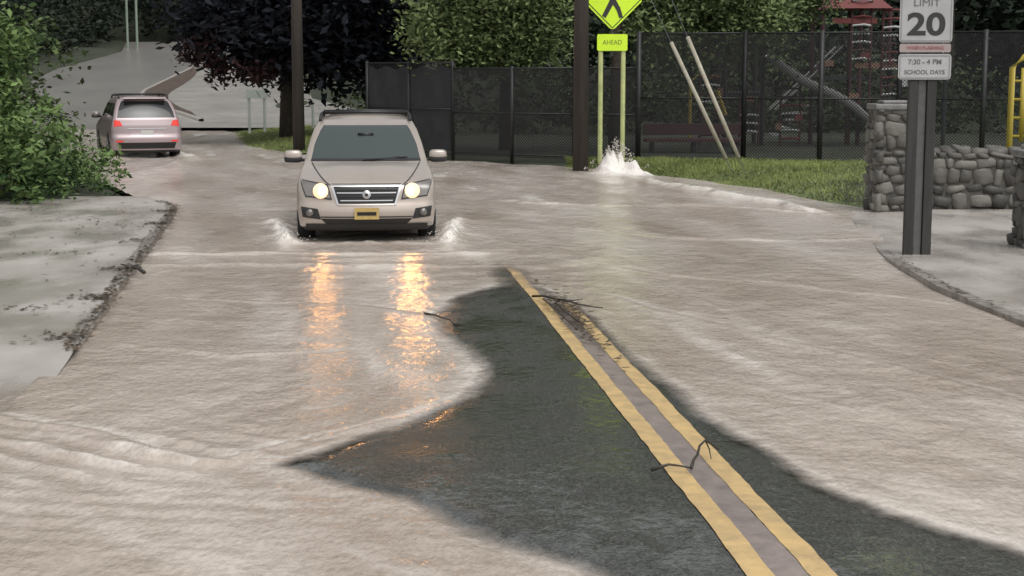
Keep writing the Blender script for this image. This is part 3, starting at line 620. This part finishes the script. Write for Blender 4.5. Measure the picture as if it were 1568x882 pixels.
for x,z0,z1 in((5.75,.3,2.0),(10.1,2.5,4.2),(11.0,1.0,4.0),(8.1,.2,1.8),(6.9,.4,1.5)):
    z=z0
    while z<z1:
        b.tube([(x-.28,Yp-.1,z),(x+.05,Yp-.22,z+.03),(x+.28,Yp-.1,z)],.035,6,3 if random.random()<.55 else random.choice([0,5])); z+=.24
    b.tube([(x-.28,Yp-.1,0),(x-.28,Yp-.1,z1)],.04,6,5); b.tube([(x+.28,Yp-.1,0),(x+.28,Yp-.1,z1)],.04,6,5)
b.finish("ladders",PM,parent=pg)
b=B(); R=[]
for i in range(15):
    t=i/14; x=7.3+3.2*t; z=2.6-2.1*t-(.12*math.sin(t*math.pi*2)); R.append([(x,Yp-.75,z+.22),(x,Yp-.73,z),(x,Yp-.3,z-.04),(x,Yp-.02-.02,z),(x,Yp-.02,z+.22)])
b.grid(R,3); b.finish("slide",PM,parent=pg,smooth=True)
b=B()
for cx in(10.0,): 
    b.add([(cx-.95,Yp-.3,3.95),(cx+.95,Yp-.3,3.95),(cx+.95,Yp+1.8,3.95),(cx-.95,Yp+1.8,3.95),(cx,Yp+.75,4.9)],[(0,1,4),(1,2,4),(2,3,4),(3,0,4),(0,3,2,1)],0)
    b.box((cx-.1,Yp-.1,3.6),(1.3,.06,.16),0)
for i in range(16):
    x=random.uniform(5,12.6); z=random.uniform(.5,3.2); b.box((x,Yp-.15-.01*i,z),(random.uniform(.12,.3),.06,random.uniform(.08,.2)),random.choice([0,1,1,2,5,3]))
b.tube([(5.15,Yp-.4,.2),(5.15,Yp-.4,1.9),(5.5,Yp-.4,2.1)],.05,6,1); b.tube([(5.9,Yp-.6,1.6),(6.15,Yp-.6,.9)],.07,6,1)
b.finish("roof_and_panels",PM,parent=pg)
b=B(); b.box((0,0,.35),(2.6,.6,.1),5); b.box((0,.35,.62),(2.6,.06,.3),5)
for x in(-1.1,0,1.1): b.box((x,0,.15),(.1,.5,.4),4)
o=b.finish("playground_bench",PM,bevel=.01); o.location=(4.8,41.6,.1)
e=empty("playground_climber",(9.85,30.2,0)); b=B()
b.tube([(-.30,0,0),(-.30,0,2.3),(-.1,0,2.5),(.8,0,2.5),(1.05,0,2.3),(1.05,0,0)],.06,8,1); b.tube([(-.08,0,.9),(-.08,0,2.3)],.05,8,1)
for z in(1.0,1.35,1.7,2.05): b.tube([(-.3,0,z),(1.05,0,z)],.03,6,1)
b.finish("hoop",[mr,mat("climber_yellow",(.42,.33,.05),.5)],parent=e,smooth=True)

# fine droplets thrown up by wheels and the gush --------------------
m_spray=mat("white_water",(.68,.63,.57),.25,alpha=.7)
def splash(name,c,rx,ry,h,n,size=(.012,.05),pw=1.6):
    b=B()
    for i in range(n):
        a=random.uniform(0,6.28); r=abs(random.gauss(0,.5)); x=c[0]+rx*r*math.cos(a); y=c[1]+ry*r*math.sin(a); z=c[2]+h*max(0,(1-r*.6))**pw*random.random()**1.7
        s=random.uniform(*size)*random.random()
        vs=[(x+s,y,z),(x-s,y,z),(x,y+s,z),(x,y-s,z),(x,y,z+s*1.5),(x,y,z-s*1.2)]
        b.add(vs,[(0,2,4),(2,1,4),(1,3,4),(3,0,4),(2,0,5),(1,2,5),(3,1,5),(0,3,5)])
    return b.finish(name,[m_spray],smooth=True)
splash("water_splash",(2.32,35.0,.05),.55,.3,.75,1300,(.008,.026),1.2)

# ---------------------------------------------------------------- vehicles
def vehicle(name,loc,rz,paint,glassm,lights_on,trim,S=1.0,rear_red=True):
    e=empty(name,loc,rz); e.scale=(S,S,S)
    Zs=[.20,.26,.34,.42,.50,.56,.61,.66,.71,.76,.80,.84,.87,.90,.92,.94,.96,.98,1.00,1.02,1.04,1.06,1.10,1.18,1.28,1.38,1.47,1.53,1.575,1.605,1.62]
    def T(z,pts): return float(np.interp(z,[p[0] for p in pts],[p[1] for p in pts]))
    hwf=lambda z:T(z,[(.20,.82),(.26,.88),(.42,.90),(.50,.915),(.66,.915),(.80,.91),(.90,.89),(.97,.87),(1.04,.855),(1.10,.835),(1.28,.79),(1.47,.73),(1.575,.675),(1.605,.64),(1.62,.58)])
    y0f=lambda z:T(z,[(.20,.14),(.26,.05),(.34,.01),(.42,.0),(.50,.0),(.56,.035),(.61,.045),(.66,.05),(.76,.075),(.80,.10),(.84,.15),(.87,.21),(.90,.30),(.94,.45),(.98,.64),(1.01,.80),(1.04,.98),(1.06,1.10),(1.10,1.16),(1.28,1.44),(1.47,1.76),(1.53,1.90),(1.575,2.04),(1.605,2.18),(1.62,2.35)])
    y1f=lambda z:T(z,[(.20,4.38),(.26,4.46),(.45,4.52),(.6,4.52),(.66,4.47),(.90,4.45),(1.06,4.40),(1.28,4.28),(1.47,4.13),(1.575,4.02),(1.62,3.8)])
    bf=lambda z:T(z,[(.2,.16),(.7,.15),(.9,.13),(1.06,.12),(1.3,.11),(1.61,.08)])
    rf=lambda z:T(z,[(.2,.20),(.66,.17),(.9,.13),(1.06,.09),(1.3,.08),(1.61,.12)])
    def front_y(x,z):
        hw,y0,bu,r=hwf(z),y0f(z),bf(z),rf(z); ax=abs(x); xe=hw-r
        yy=y0+bu*(min(ax,xe)/hw)**2.2
        if ax>xe: t=min((ax-xe)/r,.999); yy+=r*(1-math.sqrt(1-t*t))
        return yy
    def rear_y(x,z):
        hw,y1,r=hwf(z),y1f(z),rf(z); ax=abs(x); xe=hw-r; yy=y1-.10*(min(ax,xe)/hw)**2.2
        if ax>xe: t=min((ax-xe)/r,.999); yy-=r*(1-math.sqrt(1-t*t))
        return yy
    NF,NC,NS=20,4,44
    def hoodrise(x,z,hw):
        if .90<z<1.06: return .030*math.sin(math.pi*(z-.90)/.16)*(1-min(1,(abs(x)/.62))**6)
        return 0
    def ring(z):
        hw,y0,y1,bu,r=hwf(z),y0f(z),y1f(z),bf(z),rf(z); P=[]; xe=hw-r; ye=y0+bu*(xe/hw)**2.2; yr=y1-.10*(xe/hw)**2.2
        for i in range(NF+1):
            x=-xe+2*xe*i/NF; P.append((x,y0+bu*(abs(x)/hw)**2.2,z+hoodrise(x,z,hw)))
        for k in range(1,NC): a=math.pi/2*k/NC; P.append((xe+r*math.sin(a),ye+r*(1-math.cos(a)),z))
        for i in range(NS+1): P.append((hw,ye+r+(yr-r-ye-r)*i/NS,z))
        for k in range(1,NC): a=math.pi/2*k/NC; P.append((xe+r*math.cos(a),yr-r+r*math.sin(a),z))
        for i in range(NF+1):
            x=xe-2*xe*i/NF; P.append((x,y1-.10*(abs(x)/hw)**2.2,z))
        for k in range(1,NC): a=math.pi/2*k/NC; P.append((-xe-r*math.sin(a),yr-r*(1-math.cos(a)),z))
        for i in range(NS+1): P.append((-hw,yr-r+(ye+r-yr+r)*i/NS,z))
        for k in range(1,NC): a=math.pi/2*k/NC; P.append((-xe-r*math.cos(a),ye+r-r*math.sin(a),z))
        return P
    rings=[ring(z) for z in Zs]; n=len(rings[0]); vs=[p for r_ in rings for p in r_]; fs=[];ms=[]
    s1=NF+NC; s1e=s1+NS; b1=s1e+NC; b1e=b1+NF; s2=b1e+NC; s2e=s2+NS
    for i in range(len(Zs)-1):
        zc=(Zs[i]+Zs[i+1])/2
        for j in range(n):
            m=0; j2=(j+1)%n
            P=[rings[i][j],rings[i][j2],rings[i+1][j2],rings[i+1][j]]; cy=sum(p[1] for p in P)/4
            if zc<.30: m=2
            elif 1.10<zc<1.53:
                if j<NF: m=1
                elif b1<=j<b1e and zc>1.12: m=1
                elif (s1<=j<s1e) or (s2<=j<s2e):
                    k=j-s1 if j<s1e else NS-1-(j-s2)
                    if zc<1.50 and 1<=k and k not in(16,30) and k<41: m=1
            elif 1.055<zc<1.10 and j<NF: m=2
            if (s1<=j<s1e) or (s2<=j<s2e):
                for wy in(.88,3.52):
                    if (cy-wy)**2+(zc-.34)**2<.385**2 : m=2
            fs.append((i*n+j,i*n+j2,(i+1)*n+j2,(i+1)*n+j)); ms.append(m)
    fs.append(tuple(range(n))[::-1]); ms.append(2)
    top=rings[-1]; cy=sum(p[1] for p in top)/n; prev=(len(Zs)-1)*n
    for k,(sc,dz) in enumerate(((.8,.018),(.5,.032),(.15,.038))):
        st=len(vs); vs+=[(p[0]*sc,cy+(p[1]-cy)*(.97 if k==0 else sc),top[0][2]+dz) for p in top]
        fs+=[(prev+j,prev+(j+1)%n,st+(j+1)%n,st+j) for j in range(n)]; ms+=[0]*n; prev=st
    fs.append(tuple(prev+j for j in range(n))); ms.append(0)
    b=B(); b.v=vs;b.f=fs;b.m=ms; b.finish("body_shell",[paint,glassm,trim],parent=e,smooth=True)
    chrome=mat("bright_trim",(.55,.55,.55),.18,metal=.9); blackp=mat("grille_black",(.008,.008,.008),.4); lens=mat("lamp_lens",(.20,.19,.18),.25,metal=.4)
    hl=mat("headlamp_glow",(1,.8,.5),.3,emit=(1.0,.42,.09),estr=26); hl2=mat("headlamp_reflector",(.8,.6,.4),.3,emit=(1.0,.62,.30),estr=.85); fog=mat("fog_lens",(.16,.15,.14),.25,metal=.3)
    redl=mat("tail_lamp",(.30,.012,.012),.2,emit=(1,.06,.03),estr=(.5 if rear_red else .1))
    platem=mat("license_plate",(.50,.36,.12),.5,noise=(.38,.27,.1),scale=30); rubber=mat("tyre",(.012,.012,.012),.8); rim=mat("alloy_rim",(.35,.35,.36),.3,metal=.8)
    def fp(b,q,off,mi,nx=8,nz=5,rear=False):
        R=[]
        for i in range(nz+1):
            t=i/nz; row=[]
            for j in range(nx+1):
                s_=j/nx; x=(q[0][0]*(1-s_)+q[1][0]*s_)*(1-t)+(q[3][0]*(1-s_)+q[2][0]*s_)*t; z=(q[0][1]*(1-s_)+q[1][1]*s_)*(1-t)+(q[3][1]*(1-s_)+q[2][1]*s_)*t
                row.append((x,(rear_y(x,z)+off) if rear else (front_y(x,z)-off),z))
            R.append(row)
        b.grid(R,mi)
    b=B()
    M=[blackp,chrome,lens,fog,platem,paint,trim]
    fp(b,[(-.37,.555),(.37,.555),(.44,.80),(-.44,.80)],.006,0,14)
    for z0,w,mi in((.60,.34,1),(.655,.37,6),(.70,.385,1),(.74,.40,6)): fp(b,[(-w,z0),(w,z0),(w+.005,z0+.014),(-w-.005,z0+.014)],.018,mi,14,1)
    fp(b,[(-.43,.785),(.43,.785),(.45,.812),(-.45,.812)],.022,1,14,2)
    fp(b,[(-.36,.545),(.36,.545),(.37,.565),(-.37,.565)],.016,5,14,1)
    for s_ in(-1,1):
        q=[(.36,.55),(.385,.55),(.465,.80),(.435,.80)]; fp(b,[(s_*x,z) for x,z in q],.020,1,2,5)
    fp(b,[(-.50,.27),(.50,.27),(.60,.37),(-.60,.37)],.006,0,14)
    fp(b,[(-.80,.215),(.80,.215),(.80,.30),(-.80,.30)],.012,6,16,2)
    fp(b,[(-.62,.385),(.62,.385),(.60,.40),(-.60,.40)],.008,6,14,1)
    for s_ in(-1,1):
        q=[(.60,.36),(.84,.39),(.86,.53),(.64,.50)]; fp(b,[(s_*x,z) for x,z in q],.006,6,6)
        q=[(.45,.615),(.80,.655),(.88,.88),(.50,.815)]; fp(b,[(s_*x,z) for x,z in q],.008,6,8)
        q=[(.47,.635),(.79,.67),(.865,.865),(.515,.80)]; fp(b,[(s_*x,z) for x,z in q],.013,2,8)
    for s_ in(-1,1):
        R=[]
        for k in range(15):
            t=k/14; z=.80+.25*t; x=s_*(.46+.27*t**.8); y=front_y(x,z); R.append([(x,y-.005,z+.006+hoodrise(x,z,1)),(x+s_*.014,y-.005,z+.006+hoodrise(x,z,1))])
        b.grid(R,0)
    fp(b,[(-.46,.818),(.46,.818),(.46,.824),(-.46,.824)],.007,0,14,1)
    b.finish("grille_and_bumper_trim",M,parent=e,smooth=True)
    def disc(b,x,z,r,off,mi,n=16,dome=.02):
        y=front_y(x,z)-off; vs=[(x,y-dome,z)]
        for q_ in(.5,1):
            for k in range(n):
                a=2*math.pi*k/n; xx=x+r*q_*math.cos(a); zz=z+r*q_*math.sin(a); vs.append((xx,front_y(xx,zz)-off-dome*(1-q_*q_),zz))
        f=[(0,1+k,1+(k+1)%n) for k in range(n)]+[(1+k,1+n+k,1+n+(k+1)%n,1+(k+1)%n) for k in range(n)]; b.add(vs,f,mi)
    b=B(); disc(b,0,.685,.055,.030,1); disc(b,0,.685,.035,.036,0)
    for s_ in(-1,1):
        disc(b,s_*.745,.445,.050,.018,3); disc(b,s_*.745,.445,.062,.013,6)
        disc(b,s_*.60,.73,.100,.016,5 if lights_on else 2); disc(b,s_*.585,.725,.060,.026,2)
    b.box((0,front_y(0,.40)-.03,.44),(.32,.02,.15),4); b.box((0,front_y(0,.40)-.043,.44),(.25,.006,.045),0)
    b.finish("badge_and_lamps",[blackp,chrome,hl if lights_on else lens,fog,platem,hl2,trim],parent=e)
    if lights_on:
        for s_,pw in((-1,4.0),(1,11.0)):
            L_=bpy.data.lights.new("headlamp_beam",'SPOT'); L_.energy=pw; L_.color=(1,.40,.09); L_.spot_size=math.radians(60); L_.spot_blend=.9; L_.shadow_soft_size=.05
            lo=bpy.data.objects.new("headlamp_beam",L_); COL.objects.link(lo); lo.parent=e; lo.location=(s_*.585,front_y(.585,.725)-.09,.725); lo.rotation_euler=(math.radians(85),0,math.radians(180))
    b=B()
    for s_ in(-1,1):
        b.blob((s_*1.0,1.36,1.125),(.125,.085,.085),.55,0); b.blob((s_*1.0,1.36,1.085),(.126,.086,.05),.5,1); b.box((s_*.86,1.38,1.07),(.10,.05,.04),2); b.box((s_*1.0,1.445,1.13),(.19,.01,.12),3)
        b.tube([(s_*.64,2.10,1.595),(s_*.63,2.25,1.675),(s_*.63,3.7,1.675),(s_*.63,3.85,1.60)],.022,8,1)
        b.tube([(s_*.05,1.10,1.075),(s_*.05+.30*1,1.18,1.10),(s_*.05+.52,1.20,1.115)],.008,5,2)
    b.tube([(-.62,2.5,1.69),(0,2.5,1.70),(.62,2.5,1.69)],.022,8,2); b.tube([(-.62,3.4,1.69),(0,3.4,1.70),(.62,3.4,1.69)],.022,8,2)
    b.box((0,1.64,1.405),(.22,.02,.05),2)
    b.finish("mirrors_and_roof_rails",[paint,trim,blackp,lens],parent=e,smooth=True)
    b=B(); fp(b,[(-.42,.62),(.42,.62),(.42,.80),(-.42,.80)],.006,5,8,3,True); fp(b,[(-.7,.30),(.7,.30),(.75,.46),(-.75,.46)],.006,0,12,3,True)
    fp(b,[(-.16,.66),(.16,.66),(.16,.78),(-.16,.78)],.014,4,4,2,True); fp(b,[(-.5,.815),(.5,.815),(.5,.84),(-.5,.84)],.012,1,12,1,True)
    for s_ in(-1,1):
        fp(b,[(s_*.62,.90),(s_*.84,.88),(s_*.82,1.05),(s_*.68,1.03)],.010,2,6,3,True)
        fp(b,[(s_*.62,.48),(s_*.80,.48),(s_*.80,.52),(s_*.62,.52)],.010,2,6,2,True)
    R=[[(x,4.02+dy,1.60+dz) for x in np.linspace(-.55,.55,9)] for dy,dz in((-.1,.03),(.12,.02),(.14,-.01),(-.02,-.02))]; b.grid(R,3)
    b.finish("rear_details",[blackp,chrome,redl,paint,mat("white_plate",(.45,.45,.42),.5),paint],parent=e,smooth=True)
    for s_ in(-1,1):
        for k,wy in enumerate((.88,3.52)):
            b=B(); x0=s_*.70; x1=s_*.928; R=[]
            prof=[(x0,.02,0),(x0,.30,0),(x0+s_*.03,.345,0),(x1-s_*.03,.345,0),(x1,.32,0),(x1,.235,0),(x1-s_*.02,.225,1),(x1-s_*.05,.12,1),(x1-s_*.02,.05,1),(x1-s_*.02,.0,1)]
            for a in range(25):
                t=2*math.pi*a/24; R.append([(p[0],wy+p[1]*math.cos(t),.345+p[1]*math.sin(t)) for p in prof])
            b.grid(R,0); b.m=[prof[j%9+1][2] for i in range(24) for j in range(9)]
            b.finish("wheel",[rubber,rim],parent=e,smooth=True)
    b=B()
    for s_ in(-1,1):
        for yy in(1.35,2.35,3.15):
            b.grid([[(s_*(hwf(z)+.003),yy,z),(s_*(hwf(z)+.003),yy+.012,z)] for z in(.32,.42,.50,.66,.8,.9,.97,1.04)],0)
    b.finish("door_seams",[blackp],parent=e)
    return e
p1=mat("champagne_paint",(.40,.345,.30),.30,metal=.35,coat=.6,noise=(.44,.385,.335),scale=2)
p2m=mat("silver_rose_paint",(.36,.285,.29),.3,metal=.35,coat=.5)
gl=mat("tinted_glass",(.045,.058,.056),.04,spec=.8); gl2=mat("dark_privacy_glass",(.008,.009,.01),.05)
tr=mat("dark_plastic_trim",(.02,.02,.02),.6)
vehicle("suv",(-1.90,20.45,-.06),math.radians(5.4),p1,gl,True,tr)
a=math.radians(180+20)
rear=Vector((-9.55,41.2,-.06)); d=Vector((-math.sin(math.radians(20)),math.cos(math.radians(20)),0))*4.45
vehicle("crossover_car",rear+d,a,p2m,gl2,False,tr,S=1.0)
splash("wheel_spray",(-2.95,20.4,.02),.35,.3,.26,260,(.004,.012)); splash("wheel_spray",(-.85,20.5,.02),.4,.3,.28,300,(.004,.012))

# ---------------------------------------------------------------- light, sky, camera
w=bpy.data.worlds.new("World"); scene.world=w; w.use_nodes=True; nt=w.node_tree
sky=nt.nodes.new("ShaderNodeTexSky"); sky.sky_type='NISHITA'; sky.sun_disc=False; sky.sun_elevation=math.radians(58); sky.sun_rotation=math.radians(150); sky.dust_density=4; sky.ozone_density=1; sky.air_density=1
hs=nt.nodes.new("ShaderNodeHueSaturation"); hs.inputs["Saturation"].default_value=.12; hs.inputs["Value"].default_value=1.16
nt.links.new(sky.outputs[0],hs.inputs["Color"]); bg=nt.nodes["Background"]; nt.links.new(hs.outputs[0],bg.inputs["Color"]); bg.inputs["Strength"].default_value=.15
sl=bpy.data.lights.new("sun",'SUN'); sl.energy=.9; sl.angle=math.radians(40); sl.color=(1,.98,.95); so=bpy.data.objects.new("sun",sl); COL.objects.link(so)
el=math.radians(58); az=math.radians(150); dv=Vector((math.sin(az)*math.cos(el),math.cos(az)*math.cos(el),math.sin(el)))
so.rotation_euler=dv.to_track_quat('Z','Y').to_euler(); so.location=(0,0,30)
cam=bpy.data.cameras.new("camera"); cam.lens=55.1; cam.sensor_width=36; cam.clip_end=1000; co=bpy.data.objects.new("camera",cam); COL.objects.link(co)
co.location=(0,0,2.2); co.rotation_euler=(math.radians(90-7.806),0,0); scene.camera=co
scene.view_settings.view_transform='Standard'; scene.view_settings.look='None'; scene.view_settings.exposure=0
